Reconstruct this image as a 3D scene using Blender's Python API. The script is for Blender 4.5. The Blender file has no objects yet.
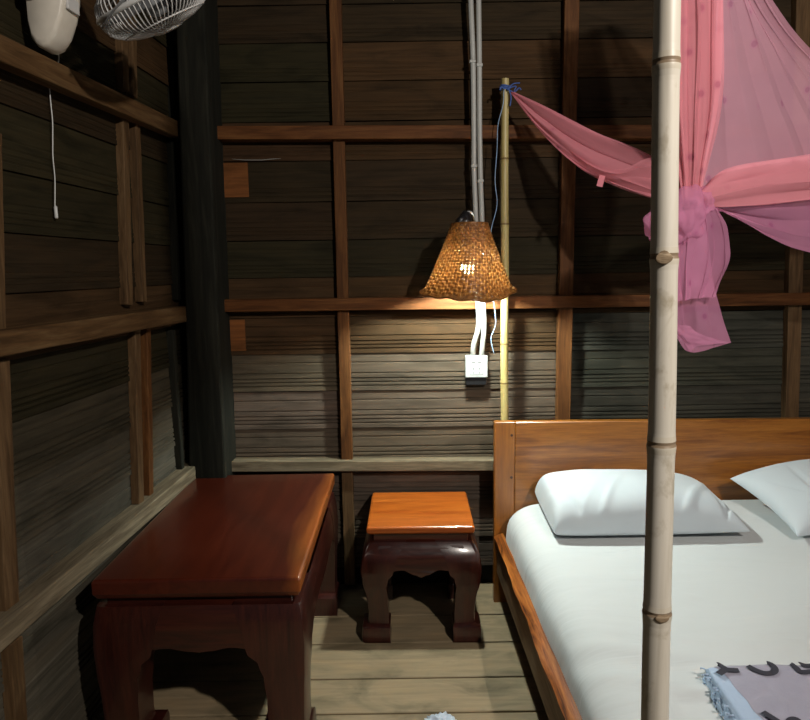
import bpy, bmesh, math, random
from mathutils import Vector, Matrix, noise
random.seed(7)
C = bpy.context.scene.collection
PI = math.pi
V = Vector

# ------------------------------------------------------------------ camera
F_PX, PITCH, ROLL, H = 650.0, math.radians(8.0), math.radians(0.85), 1.5
FW = V((0, math.cos(PITCH), -math.sin(PITCH)))
_r, _u = V((1, 0, 0)), V((0, math.sin(PITCH), math.cos(PITCH)))
RT = _r * math.cos(ROLL) - _u * math.sin(ROLL)
UP = _u * math.cos(ROLL) + _r * math.sin(ROLL)
CAM = V((0, 0, H))
cam_d = bpy.data.cameras.new('camera'); cam = bpy.data.objects.new('camera', cam_d); C.objects.link(cam)
cam_d.sensor_width = 36; cam_d.lens = F_PX / 810 * 36; cam_d.clip_start = 0.02
m = Matrix((RT, UP, -FW)).transposed().to_4x4(); m.translation = CAM
cam.matrix_world = m
bpy.context.scene.camera = cam

def ray(px, py): return FW + RT * ((px - 405) / F_PX) + UP * ((360 - py) / F_PX)
def onY(px, py, Y):
    d = ray(px, py); return CAM + d * (Y / d.y)
def onZ(px, py, Z):
    d = ray(px, py); return CAM + d * ((Z - H) / d.z)

# ------------------------------------------------------------------ materials
class NT:
    def __init__(s, name):
        s.m = bpy.data.materials.new(name); s.m.use_nodes = True
        s.t = s.m.node_tree; s.b = s.t.nodes['Principled BSDF']; s.out = s.t.nodes['Material Output']
    def n(s, typ, **kw):
        nd = s.t.nodes.new(typ)
        for k, v in kw.items():
            if k.startswith('_'): setattr(nd, k[1:], v)
            else: nd.inputs[k.replace('__', ' ')].default_value = v
        return nd
    def l(s, a, b): s.t.links.new(a, b)
    def coord(s, scale=(1, 1, 1), loc=(0, 0, 0), rot=(0, 0, 0)):
        tc = s.n('ShaderNodeTexCoord'); mp = s.n('ShaderNodeMapping', Scale=scale, Location=loc, Rotation=rot)
        s.l(tc.outputs['Object'], mp.inputs['Vector']); return mp.outputs['Vector']
    def noise(s, vec, scale=5, detail=4, rough=.55, dist=0):
        nd = s.n('ShaderNodeTexNoise', Scale=scale, Detail=detail, Roughness=rough, Distortion=dist)
        s.l(vec, nd.inputs['Vector']); return nd.outputs['Fac']
    def ramp(s, fac, stops):
        r = s.n('ShaderNodeValToRGB'); e = r.color_ramp.elements
        while len(e) > 1: e.remove(e[-1])
        e[0].position = stops[0][0]; e[0].color = (*stops[0][1], 1)
        for p, c in stops[1:]:
            q = e.new(p); q.color = (*c, 1)
        s.l(fac, r.inputs['Fac']); return r.outputs['Color']
    def mix(s, a, b, fac, mode='MIX'):
        x = s.n('ShaderNodeMix', _data_type='RGBA', _blend_type=mode)
        for sock, val in ((x.inputs['Factor'], fac), (x.inputs['A'], a), (x.inputs['B'], b)):
            if hasattr(val, 'is_linked'): s.l(val, sock)
            elif isinstance(val, tuple): sock.default_value = (*val, 1)
            else: sock.default_value = val
        return x.outputs['Result']
    def bump(s, h, strength=.3, dist=.002):
        b = s.n('ShaderNodeBump', Strength=strength, Distance=dist); s.l(h, b.inputs['Height']); s.l(b.outputs['Normal'], s.b.inputs['Normal'])
    def col(s, c): s.l(c, s.b.inputs['Base Color'])
    def set(s, **kw):
        for k, v in kw.items():
            s.b.inputs[k.replace('__', ' ')].default_value = v
        return s

def plain(name, c, rough=.5, **kw):
    t = NT(name); t.set(Base__Color=(*c, 1), Roughness=rough, **kw)
    f = t.noise(t.coord(), 30, 2); t.col(t.mix(c, tuple(x * .8 for x in c), f)); return t.m

def planks(name, streak=(1.1, 10, 26), rough=.75, lo=.62, hi=1.25, spec=.1):
    t = NT(name); a = t.n('ShaderNodeAttribute', _attribute_name='tint')
    f1 = t.noise(t.coord(streak), 3, 6, .6, .4); f2 = t.noise(t.coord((2.2, 5, 9)), 1.6, 4, .6, .8)
    f3 = t.noise(t.coord((.8, 30, 160)), 2, 3, .6)
    g = t.ramp(f1, [(.28, (lo,) * 3), (.72, (hi,) * 3)])
    g2 = t.ramp(f2, [(.3, (.6, .62, .6)), (.5, (1, 1, 1)), (.72, (1.15, 1.08, 1.0))])
    c = t.mix(t.mix(a.outputs['Color'], g, 1.0, 'MULTIPLY'), g2, 1.0, 'MULTIPLY')
    t.col(c); t.bump(f3, .3, .002); t.set(Roughness=rough); t.b.inputs['Specular IOR Level'].default_value = spec
    return t.m

def wood(name, dark, mid, light, axis='x', rough=.4, coat=0, fine=1.0, knots=False, bump=.15, lo=.3, hi=.72):
    t = NT(name); s = {'x': (1.2, 16, 16), 'y': (16, 1.2, 16), 'z': (16, 16, 1.2)}[axis]
    s = tuple(k * fine for k in s)
    f = t.noise(t.coord(s), 1.6, 6, .6, 1.2); f2 = t.noise(t.coord(tuple(k * 5 for k in s)), 2.0, 3, .6)
    c = t.ramp(f, [(lo, dark), (.5, mid), (hi, light)])
    c = t.mix(c, t.ramp(f2, [(.3, (.75,) * 3), (.7, (1.12,) * 3)]), 1.0, 'MULTIPLY')
    if knots:
        v = t.n('ShaderNodeTexVoronoi', Scale=2.3); t.l(t.coord((1, 1, 1)), v.inputs['Vector'])
        k = t.ramp(v.outputs['Distance'], [(.03, (.25, .2, .15)), (.10, (1, 1, 1))])
        c = t.mix(c, k, 1.0, 'MULTIPLY')
    t.col(c); t.bump(f2, bump, .002); t.set(Roughness=rough)
    if not coat: t.b.inputs['Specular IOR Level'].default_value = .15
    if coat: t.b.inputs['Coat Weight'].default_value = coat; t.b.inputs['Coat Roughness'].default_value = .12
    return t.m

M = {}
M['wall'] = planks('weathered_wall_planks')
M['floor'] = planks('grey_floor_planks', (1.2, 14, 6), .7, .78, 1.15, .3)
M['post'] = wood('dark_post_wood', (.005, .0052, .0035), (.0105, .0105, .0072), (.021, .020, .0135), 'z', .85, lo=.25)
M['beam_red'] = wood('reddish_batten_wood', (.040, .0135, .0035), (.092, .033, .0085), (.145, .06, .018), 'x', .65, fine=1.1)
M['beam_red_v'] = wood('reddish_stud_wood', (.043, .016, .005), (.094, .037, .0105), (.15, .068, .022), 'z', .65, fine=1.1)
M['beam_tan'] = wood('brown_batten_wood', (.042, .021, .0075), (.085, .045, .0175), (.135, .082, .037), 'x', .7, fine=1.0)
M['beam_tan_v'] = wood('brown_stud_wood', (.042, .023, .010), (.09, .051, .0225), (.145, .09, .045), 'z', .7, fine=1.0)
M['beam_grey'] = wood('grey_batten_wood', (.075, .058, .036), (.14, .112, .072), (.22, .18, .12), 'x', .75, fine=1.2)
M['mahogany'] = wood('dark_red_lacquered_wood', (.016, .0035, .0025), (.036, .007, .004), (.06, .012, .006), 'x', .28, .5, bump=.05)
M['mahogany_v'] = wood('dark_red_lacquered_leg_wood', (.018, .0037, .0026), (.032, .0062, .004), (.048, .010, .0055), 'z', .3, .45, bump=.08)
M['orange_top'] = wood('orange_lacquered_wood', (.28, .055, .006), (.37, .088, .009), (.44, .12, .015), 'x', .3, .4, bump=.05)
M['headboard'] = wood('golden_brown_varnished_wood', (.15, .045, .006), (.265, .092, .0125), (.33, .125, .019), 'x', .3, .5, fine=.9, bump=.06)
M['headpost'] = wood('golden_brown_varnished_post_wood', (.19, .06, .008), (.27, .094, .0135), (.32, .122, .02), 'z', .3, .5, fine=.6, bump=.06)
M['rail_edge'] = wood('orange_live_edge_wood', (.045, .011, .0035), (.24, .068, .010), (.38, .135, .026), 'y', .5, 0, fine=1.4, bump=.3, lo=.36)
M['rail_face'] = wood('pale_brown_sawn_wood', (.12, .065, .032), (.2, .125, .068), (.26, .17, .1), 'y', .55, bump=.1)
M['dark'] = plain('dark_underfloor', (.006, .006, .006), .9)
M['black'] = plain('black_plastic', (.008, .008, .009), .35)
M['white'] = plain('white_plastic', (.56, .57, .56), .35)
M['cream'] = plain('cream_fan_plastic', (.62, .58, .5), .4)
M['cable'] = plain('white_cable_sheath', (.36, .37, .35), .45)
M['outlet'] = plain('white_outlet_plastic', (.36, .385, .38), .4)
M['string'] = plain('pale_blue_string', (.28, .42, .62), .7)
M['blue'] = plain('blue_string', (.05, .11, .35), .7)
M['grille'] = plain('pale_grey_wire', (.55, .55, .54), .35)
M['smoke'] = plain('grey_fan_blade', (.22, .23, .24), .3)
M['socket'] = plain('outlet_holes', (.12, .13, .13), .5)
M['plug'] = plain('dark_wood_plug', (.05, .015, .006), .5)
M['ink'] = plain('dark_grey_print', (.035, .035, .05), .85)
M['scar'] = wood('bamboo_scar', (.06, .035, .02), (.22, .16, .1), (.4, .32, .22), 'x', .8, fine=4)

# mahogany table top: lighter sapwood streak along its right long edge (board's own colour)
t = NT('dark_red_tabletop_with_sapwood')
f = t.noise(t.coord((16, 1.4, 16)), 1.6, 6, .6, 1.0); f2 = t.noise(t.coord((6, 1.0, 6)), 1.0, 3, .5)
base = t.ramp(f, [(.25, (.034, .0045, .0017)), (.5, (.051, .007, .0024)), (.75, (.065, .010, .0034))])
sap = t.ramp(f, [(.3, (.24, .052, .008)), (.7, (.38, .115, .02))])
tc = t.n('ShaderNodeTexCoord'); sx = t.n('ShaderNodeSeparateXYZ'); t.l(tc.outputs['Object'], sx.inputs['Vector'])
ad = t.n('ShaderNodeMath', _operation='MULTIPLY_ADD'); t.l(f2, ad.inputs[0]); ad.inputs[1].default_value = .22; t.l(sx.outputs['X'], ad.inputs[2])
mr = t.n('ShaderNodeMapRange'); t.l(ad.outputs[0], mr.inputs['Value'])
mr.inputs['From Min'].default_value = .35; mr.inputs['From Max'].default_value = .42
mr.inputs['To Min'].default_value = 0.0; mr.inputs['To Max'].default_value = .8
t.col(t.mix(base, sap, mr.outputs['Result'])); t.set(Roughness=.3); t.b.inputs['Coat Weight'].default_value = .45; t.b.inputs['Coat Roughness'].default_value = .18
M['tabletop'] = t.m

def bamboo(name, c1, c2, c3, rough=.45):
    t = NT(name); f = t.noise(t.coord((30, 30, 1.6)), 1.5, 5, .6, .5); f2 = t.noise(t.coord((9, 9, 5)), 2, 5, .65, .6)
    c = t.ramp(f, [(.3, c1), (.5, c2), (.72, c3)])
    c = t.mix(c, t.ramp(f2, [(.30, (.62, .58, .5)), (.45, (1, 1, 1))]), 1.0, 'MULTIPLY')
    a = t.n('ShaderNodeAttribute', _attribute_name='tint')
    t.col(t.mix(c, a.outputs['Color'], 1.0, 'MULTIPLY')); t.set(Roughness=rough); t.bump(f, .15, .002); return t.m
M['bamboo'] = bamboo('dry_pale_bamboo', (.38, .35, .29), (.51, .475, .40), (.58, .55, .48))
M['bamboo_thin'] = bamboo('yellow_bamboo', (.26, .2, .07), (.36, .29, .11), (.46, .4, .18))

def fabric(name, c, c2, rough=.9, wr=.4, sheen=.2, scale=3.5, cs=(1, 1, 1), rz=0):
    t = NT(name); f = t.noise(t.coord(cs, rot=(0, 0, rz)), scale, 4, .5, 1.5); f2 = t.noise(t.coord((400, 400, 400)), 1, 1)
    t.col(t.mix(c, c2, f)); t.bump(f, wr, .02); t.set(Roughness=rough); t.b.inputs['Sheen Weight'].default_value = sheen; return t.m
M['sheet'] = fabric('white_bed_sheet', (.52, .545, .55), (.49, .515, .52), wr=.30, scale=2.2, cs=(.8, 3.5, 1), rz=-.35)
M['pillowcase'] = fabric('white_pillowcase', (.48, .53, .56), (.45, .50, .54), wr=.12)
M['towel'] = fabric('grey_lavender_towelling', (.36, .35, .43), (.28, .275, .35), wr=.3, scale=14)
M['towel_edge'] = fabric('pale_blue_towelling', (.42, .53, .68), (.34, .45, .62), wr=.3, scale=14)
M['scrap'] = fabric('bluish_white_cloth', (.5, .56, .64), (.38, .44, .54), wr=.3, scale=14)

def netting(name, col, alpha):
    t = NT(name)
    f = t.noise(t.coord((1, 1, 1)), 9, 3); 
    v = t.n('ShaderNodeTexVoronoi', Scale=11.0, Randomness=1.0); t.l(t.coord((1, 1, 1)), v.inputs['Vector'])
    spots = t.ramp(v.outputs['Distance'], [(.09, (.48, .32, .45)), (.2, (1, 1, 1))])
    c = t.mix(t.mix(col, tuple(x * .86 for x in col), f), spots, .75, 'MULTIPLY')
    d = t.n('ShaderNodeBsdfDiffuse'); tr = t.n('ShaderNodeBsdfTranslucent'); tp = t.n('ShaderNodeBsdfTransparent')
    t.l(c, d.inputs['Color']); t.l(c, tr.inputs['Color'])
    a = t.n('ShaderNodeMixShader'); a.inputs[0].default_value = .14; t.l(d.outputs[0], a.inputs[1]); t.l(tr.outputs[0], a.inputs[2])
    b = t.n('ShaderNodeMixShader'); t.l(tp.outputs[0], b.inputs[1]); t.l(a.outputs[0], b.inputs[2])
    al = t.ramp(spots, [(.5, (min(1, alpha * 1.4),) * 3), (.95, (alpha,) * 3)])
    t.l(al, b.inputs[0]); t.l(b.outputs[0], t.out.inputs['Surface']); return t.m
M['net'] = netting('pink_netting', (.97, .38, .45), .54)
M['net_thin'] = netting('pink_netting_single_layer', (.95, .50, .64), .55)
M['net_tail'] = netting('light_tinted_pink_netting', (.9, .37, .60), .46)  # same pink net; the light's magenta cast is put into the colour

t = NT('woven_cane'); f = t.noise(t.coord((40, 40, 40)), 2, 3); g = t.noise(t.coord((9, 9, 9)), 2, 3)
c = t.ramp(f, [(.3, (.09, .032, .007)), (.55, (.22, .085, .018)), (.75, (.42, .2, .05))])
d = t.n('ShaderNodeBsdfPrincipled', Roughness=.32); t.l(c, d.inputs['Base Color']); d.inputs['Coat Weight'].default_value = .4
tr = t.n('ShaderNodeBsdfTranslucent'); t.l(c, tr.inputs['Color']); mx = t.n('ShaderNodeMixShader'); mx.inputs[0].default_value = .07
t.l(d.outputs[0], mx.inputs[1]); t.l(tr.outputs[0], mx.inputs[2]); t.l(mx.outputs[0], t.out.inputs['Surface'])
M['cane'] = t.m
t = NT('lit_bulb'); t.set(Base__Color=(1, 1, 1, 1)); t.b.inputs['Emission Color'].default_value = (.90, 1.0, .93, 1); t.b.inputs['Emission Strength'].default_value = 2500
M['bulb'] = t.m

# ------------------------------------------------------------------ geometry helpers
ROOTM = {}
def link(name, me, mat, parent=None, smooth=False, auto=None):
    o = bpy.data.objects.new(name, me); C.objects.link(o)
    if mat is not None: me.materials.append(mat)
    if parent is not None:
        me.transform(ROOTM[parent.name].inverted()); o.parent = parent; ROOTM[o.name] = ROOTM[parent.name]
    if smooth:
        for p in me.polygons: p.use_smooth = True
    if auto: 
        for p in me.polygons: p.use_smooth = True
        me.set_sharp_from_angle(angle=math.radians(auto))
    return o
def empty(name, mat4):
    o = bpy.data.objects.new(name, None); C.objects.link(o); o.matrix_world = mat4; o.empty_display_size = .05
    ROOTM[o.name] = mat4.copy(); return o
def tag(o, label, cat, group=None):
    o['label'] = label; o['category'] = cat
    if group: o['group'] = group
    return o
def struct(o, label=None):
    o['kind'] = 'structure'
    if label: o['label'] = label
    return o
def at(o, loc):
    """give a top-level mesh an origin at loc"""
    mt = Matrix.Translation(V(loc)); o.data.transform(mt.inverted()); o.matrix_world = mt; ROOTM[o.name] = mt; return o

class MB:
    def __init__(s): s.v = []; s.f = []; s.c = []
    def add(s, vs, fs, col=None):
        k = len(s.v); s.v += [tuple(v) for v in vs]; s.f += [tuple(i + k for i in f) for f in fs]; s.c += [col] * len(fs)
    def box(s, lo, hi, col=None, mt=None):
        vs = [V((x, y, z)) for z in (lo[2], hi[2]) for y in (lo[1], hi[1]) for x in (lo[0], hi[0])]
        if mt: vs = [mt @ v for v in vs]
        s.add(vs, [(0, 2, 3, 1), (4, 5, 7, 6), (0, 1, 5, 4), (2, 6, 7, 3), (0, 4, 6, 2), (1, 3, 7, 5)], col)
    def loft(s, secs, closed=True, caps=True, col=None):
        n = len(secs[0]); vs = [p for sec in secs for p in sec]; fs = []
        for i in range(len(secs) - 1):
            for j in range(n if closed else n - 1):
                k = (j + 1) % n; fs.append((i * n + j, i * n + k, (i + 1) * n + k, (i + 1) * n + j))
        if caps and closed:
            fs.append(tuple(range(n))[::-1]); fs.append(tuple((len(secs) - 1) * n + j for j in range(n)))
        s.add(vs, fs, col)
    def tube(s, pts, r, n=8, col=None, flat=None, caps=True):
        pts = [V(p) for p in pts]; rs = r if isinstance(r, (list, tuple)) else [r] * len(pts); secs = []; up = None
        for i, p in enumerate(pts):
            d = (pts[min(i + 1, len(pts) - 1)] - pts[max(i - 1, 0)]).normalized()
            if up is None:
                up = V((0, -1, 0)) if abs(d.y) < .9 else V((1, 0, 0))
            a = d.cross(up).normalized(); b = a.cross(d).normalized(); up = b
            fl = flat or 1
            secs.append([p + (a * math.cos(q) + b * math.sin(q) * fl) * rs[i] for q in [2 * PI * k / n for k in range(n)]])
        s.loft(secs, True, caps, col)
    def sphere(s, c, r, nu=16, nv=10, fn=None):
        c = V(c); r = V(r) if hasattr(r, '__len__') else V((r, r, r)); vs = []; fs = []
        for i in range(nv + 1):
            th = PI * i / nv
            for j in range(nu):
                ph = 2 * PI * j / nu; d = V((math.sin(th) * math.cos(ph), math.sin(th) * math.sin(ph), math.cos(th)))
                p = c + V((d.x * r.x, d.y * r.y, d.z * r.z))
                if fn: p = fn(p, d)
                vs.append(p)
        for i in range(nv):
            for j in range(nu):
                k = (j + 1) % nu; fs.append((i * nu + j, (i + 1) * nu + j, (i + 1) * nu + k, i * nu + k))
        s.add(vs, fs)
    def grid(s, rows, col=None):
        n = len(rows[0]); vs = [p for r in rows for p in r]; fs = []
        for i in range(len(rows) - 1):
            for j in range(n - 1): fs.append((i * n + j, i * n + j + 1, (i + 1) * n + j + 1, (i + 1) * n + j))
        s.add(vs, fs, col)
    def build(s, name, mat, parent=None, smooth=False, auto=None, bevel=0, seg=2, fix=True, white=False):
        me = bpy.data.meshes.new(name); me.from_pydata(s.v, [], s.f); me.update()
        if fix:
            bm = bmesh.new(); bm.from_mesh(me); bmesh.ops.remove_doubles(bm, verts=bm.verts, dist=1e-6) if not any(s.c) else None
            bmesh.ops.recalc_face_normals(bm, faces=bm.faces); bm.to_mesh(me); bm.free()
        if any(c is not None for c in s.c) or white:
            ca = me.color_attributes.new('tint', 'FLOAT_COLOR', 'CORNER')
            for p in me.polygons:
                c = s.c[p.index] if not white else None
                c = c or (1, 1, 1)
                for li in p.loop_indices: ca.data[li].color = (*c, 1)
        o = link(name, me, mat, parent, smooth, auto)
        if bevel:
            b = o.modifiers.new('bevel', 'BEVEL'); b.width = bevel; b.segments = seg; b.limit_method = 'ANGLE'; b.angle_limit = math.radians(35)
        return o

def catmull(pts, n):
    pts = [V(p) for p in pts]; out = []; m_ = len(pts) - 1
    for i in range(n):
        t_ = i / (n - 1) * m_; k = min(int(t_), m_ - 1); u = t_ - k
        p1, p2 = pts[k], pts[k + 1]; p0 = pts[k - 1] if k else p1 * 2 - p2; p3 = pts[k + 2] if k + 2 <= m_ else p2 * 2 - p1
        out.append(.5 * ((2 * p1) + (p2 - p0) * u + (2 * p0 - 5 * p1 + 4 * p2 - p3) * u * u + (3 * p1 - p0 - 3 * p2 + p3) * u ** 3))
    return out
def lerp_table(tab, x):
    for (a, fa), (b, fb) in zip(tab, tab[1:]):
        if (x - a) * (x - b) <= 0:
            u = (x - a) / (b - a) if b != a else 0; u = u * u * (3 - 2 * u) if True else u; return fa + (fb - fa) * u
    return tab[0][1] if abs(x - tab[0][0]) < abs(x - tab[-1][0]) else tab[-1][1]
def nz(p, s=1.0, seed=0): return noise.noise(V(p) * s + V((seed * 3.1, seed * 7.7, seed * 1.3)))

# ------------------------------------------------------------------ walls
YW = 2.92
class Wall:
    """local x runs along the wall, local y points into the room, z up"""
    def __init__(s, origin, e):
        s.o = V(origin); s.e = V(e).normalized(); s.n = V((0, 0, 1)).cross(s.e)
        s.m = Matrix((s.e, s.n, V((0, 0, 1)))).transposed().to_4x4(); s.m.translation = s.o
    def px(s, x, y, d=0):
        r = ray(x, y); k = ((s.o + s.n * d - CAM).dot(s.n)) / r.dot(s.n); p = CAM + r * k - s.o
        return V((p.dot(s.e), p.z))
    def place(s, o): o.matrix_world = s.m; return o
XR = 2.75
back = Wall((XR, YW, 0), (-1, 0, 0))
zr3 = back.px(400, 460, .06).y
A, B = onZ(190, 474, zr3), onZ(0, 625, zr3)
eL = (B - A); eL.z = 0; eL.normalize()
nL = V((0, 0, 1)).cross(eL)
oL = V((A.x, A.y, 0)) - nL * .07
oL = oL - eL * ((YW - oL.y) / -eL.y) * 1.0 if False else oL + eL * ((oL.y - YW) / -eL.y * 1.0)
left = Wall((oL.x, oL.y, 0), eL)
print('left wall', left.o, left.e, 'zr3', zr3)

def board_wall(name, wall, s0, s1, seams, cols, cuts, depth=.022, seed=0):
    mb = MB(); rnd = random.Random(seed)
    xs = [s0] + [c for c in cuts if s0 < c < s1] + [s1]
    for bi, (zt, zb) in enumerate(zip(seams, seams[1:])):
        h = zt - zb
        prof = [(0.0, .0)]
        g_ = 1.7 if zt < 1.42 else .5
        for tfr, dp in ((.24, .5), (.52, .7), (.66, 1), (.76, 1), (.86, 1)):
            w = .024
            prof += [(tfr - w, .0075 * (tfr - w)), (tfr - w * .4, .0075 * tfr - .0042 * dp * g_), (tfr + w * .4, .0075 * tfr - .0042 * dp * g_), (tfr + w, .0075 * (tfr + w))]
        prof += [(.985, .008), (.985, -depth)]
        for k, (a, b) in enumerate(zip(xs, xs[1:])):
            c = cols(bi, (a + b) / 2, rnd); n = 6
            secs = []
            for q in range(n + 1):
                x = a + (b - a) * q / n; wob = .003 * nz((x * 1.5, bi * 3.3, 0), 1, seed)
                sec = [V((x, d, zt - tf * h + wob)) for tf, d in prof] + [V((x, -depth, zt + wob))]
                secs.append(sec)
            mb.loft(secs, True, True, c)
    mb.box((s0, -.06, seams[-1]), (s1, -.045, seams[0]), (.01, .01, .008))  # dark backing sheet added to stop world light leaking through the seams
    o = mb.build(name, M['wall'], fix=True); wall.place(o); return struct(o)

BROWN, DARK, GREEN, GREY = (.047, .026, .0115), (.026, .017, .0085), (.021, .017, .008), (.080, .063, .044)
OR = (.155, .058, .018)
sy = [-36, 4, 42, 81, 121, 160, 201, 239, 276, 316, 353, 390, 427, 463, 500, 537, 566]
seamsB = [back.px(400, y, 0).y for y in sy]
seamsB = [2.95] + seamsB if seamsB[0] < 2.9 else seamsB
off = len(seamsB) - len(sy)
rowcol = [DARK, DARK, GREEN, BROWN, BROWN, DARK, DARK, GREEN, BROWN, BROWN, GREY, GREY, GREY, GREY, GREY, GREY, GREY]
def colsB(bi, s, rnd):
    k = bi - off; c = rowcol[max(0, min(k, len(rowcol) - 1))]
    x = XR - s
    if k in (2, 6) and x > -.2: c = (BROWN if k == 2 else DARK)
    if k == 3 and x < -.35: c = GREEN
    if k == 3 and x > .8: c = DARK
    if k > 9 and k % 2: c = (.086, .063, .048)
    if k > 8 and x > .65: c = (.038, .036, .028)  # right bay's lower boards darkened: the net's shade put into the colour
    j = rnd.uniform(.85, 1.15)
    return tuple(v * j * rnd.uniform(.96, 1.04) for v in c)
def sB(x, y=250): return back.px(x, y, 0).x
stud_s = [sB(341), sB(568), sB(795, 330)]
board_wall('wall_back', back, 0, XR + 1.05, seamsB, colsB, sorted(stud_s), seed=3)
seamsL = [z - .02 for z in seamsB[:-1]] + [.03]
def colsL(bi, s, rnd):
    c = [DARK, GREEN, BROWN, GREEN, DARK, GREEN, GREEN, DARK, BROWN, GREEN, (.04, .033, .021), (.06, .052, .037), (.075, .068, .052), (.07, .062, .046)]  # lower rows are greyer boards, lightened further to stand for lamplight
    c = c[min(max(bi - off, 0), len(c) - 1)]; j = rnd.uniform(.85, 1.2); return tuple(v * j for v in c)
board_wall('wall_left', left, -.06, 3.0, seamsL, colsL, sorted([left.px(135, 300, 0).x, left.px(8, 400, 0).x]), seed=9)
# raw orange patches of unpainted wood on the boards of the back wall
def patch(px0, py0, px1, py1):
    mb = MB(); a = back.px(px0, py0, .008); b = back.px(px1, py1, .008)
    mb.box((min(a.x, b.x), -.004, min(a.y, b.y)), (max(a.x, b.x), .009, max(a.y, b.y)), OR); return mb
ntrim = [0]
def trim(o, label=None):
    ntrim[0] += 1; o.name = 'trim_%d' % ntrim[0]; return struct(o, label)
for q, lab in (((214, 163, 249, 197), 'orange unpainted board end beside the corner post, above the middle rail'), ((219, 320, 246, 351), 'orange unpainted board end beside the corner post, below the middle rail')):
    o = patch(*q).build('patch', M['wall']); back.place(o); trim(o, lab)

mb = MB(); mb.tube([back.m @ V((back.px(x, y, .01).x, .010, back.px(x, y, .01).y)) for x, y in ((232, 159), (245, 160), (262, 160), (272, 159), (281, 158.5))], [.0004, .0012, .0013, .0012, .0004], 5)
o = mb.build('sliver', M['cable']); trim(o, 'thin pale sliver along a board seam above the orange board end')
def beam(wall, p0, p1, w, d0, d1, mat, label=None, seed=0, w1=None, bev=.003):
    """p0,p1 = (s,z) centre line ends in wall coordinates"""
    p0, p1 = V(p0), V(p1); d = (p1 - p0).normalized(); q = V((-d.y, d.x)); n = 14; secs = []
    for i in range(n + 1):
        u = i / n; c = p0.lerp(p1, u); ww = w + ((w1 or w) - w) * u
        j = [.0022 * nz((u * 4, k * 5.1, seed), 1.7, seed) for k in range(4)]
        a, b = c + q * (ww / 2 + j[0]), c - q * (ww / 2 + j[1]); dd = d1 + j[2] * .7
        secs.append([V((a.x, d0, a.y)), V((a.x, dd, a.y)), V((b.x, dd + j[3] * .5, b.y)), V((b.x, d0, b.y))])
    mb = MB(); mb.loft(secs); o = mb.build('trim', mat, bevel=bev, seg=2); wall.place(o); return trim(o, label)

# back wall: rails in front of studs
DS, DR = .040, .068
def rail_px(y0, y1, hpx, mat, lab, seed):
    a, b = back.px(212, y0, DR), back.px(810, y1, DR); d = (a - b) / (a.x - b.x); 
    a2 = a + d * .10; b2 = b - d * (b.x)
    return beam(back, b2, a2, hpx / F_PX * 2.88, .0, DR, mat, lab, seed)
rail_px(132.5, 131, 12.5, M['beam_red'], 'reddish-brown upper rail across the back wall', 1)
rail_px(306, 299, 12, M['beam_red'], 'reddish-brown middle rail behind the lamp', 2)
rail_px(467, 464.5, 11, M['beam_grey'], 'grey-brown lower rail above the stool', 3)
def stud_px(wall, x0, y0, x1, y1, wpx, zc, d1, mat, lab, seed, d0=0, w1=None):
    a, b = wall.px(x0, y0, d1), wall.px(x1, y1, d1)
    return beam(wall, a, b, wpx / F_PX * zc, d0, d1, mat, lab, seed, w1 / F_PX * zc if w1 else None)
stud_px(back, 334, -40, 347, 463, 11.5, 2.88, DS, M['beam_red_v'], 'reddish stud left of the lamp', 4)
stud_px(back, 347, 470, 350, 585, 11.5, 2.9, DS, M['beam_tan_v'], 'brown stud beneath the lower rail, left of the stool', 5)
stud_px(back, 573, -40, 562, 500, 14, 2.88, DS, M['beam_red_v'], 'brown stud behind the pink swag', 6)
stud_px(back, 805, -40, 790, 500, 14, 2.88, DS, M['beam_tan_v'], 'brown stud at the right edge of the picture', 7)
# recessed dark sill beam below the boards
mb = MB(); mb.box((0, -.06, -.05), (XR + 1.05, -.03, .2)); o = mb.build('t', M['dark']); back.place(o); trim(o)

# corner post
mb = MB(); secs = []
for z in [i * .15 for i in range(21)]:
    k = lambda d: nz((d, z * 1.5, 0), 1, 11) * .004
    # edges follow the leaning post of the photograph
    yy = 480 - z * 230
    f_ = max(0, min(1, z / 2.6)); xl = 190.5 - 15 * f_; xr = 229 - 25 * f_
    yv = 575 - 221 * z
    pl, pr = onY(xl, yv, 2.76), onY(xr, yv, 2.76)
    secs.append([V((pl.x + k(1), 2.76 + k(2), z)), V((pr.x + k(3), 2.76 + k(4), z)), V((pr.x + k(3) + .01, 2.93, z)), V((pl.x + k(1) - .01, 2.93, z))])
mb.loft(secs); o = mb.build('post', M['post'], bevel=.008); trim(o, 'thick dark corner post where the two walls meet')

# left wall rails and studs
def lrail(x0, y0, x1, y1, w, mat, lab, seed, d0=0, d1=.07):
    a, b = left.px(x0, y0, d1), left.px(x1, y1, d1); d = (b - a) / (b.x - a.x); a2 = a - d * (a.x - .10); b2 = b + d * 1.0
    return beam(left, a2, b2, w, d0, d1, mat, lab, seed, bev=.004)
lrail(176, 128, 0, 47, .066, M['beam_tan'], 'brown upper rail of the left wall, below the fan', 21, d0=.022)
lrail(186, 314, 0, 344, .066, M['beam_tan'], 'brown middle rail of the left wall', 22)
lrail(191, 477, 0, 641, .062, M['beam_grey'], 'pale lower rail of the left wall along the table', 23)
zl = [left.px(135, y, .04).y for y in (55, 300, 500)]
def lstud(x, ya, yb, w, mat, lab, seed, d1=.032, xb=None):
    a, b = left.px(x, ya, d1), left.px(x if xb is None else xb, yb, d1)
    return beam(left, a, b, w, 0, d1, mat, lab, seed)
lstud(126, 115, 305, .042, M['beam_tan_v'], 'nearer of the two brown studs above the middle rail of the left wall', 31, xb=130.5)
lstud(138, 121, 302, .036, M['beam_tan_v'], 'farther of the two brown studs above the middle rail of the left wall', 32, xb=145)
lstud(138, 328, 503, .042, M['beam_tan_v'], 'nearer of the two brown studs below the middle rail of the left wall', 33, xb=141.5)
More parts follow.
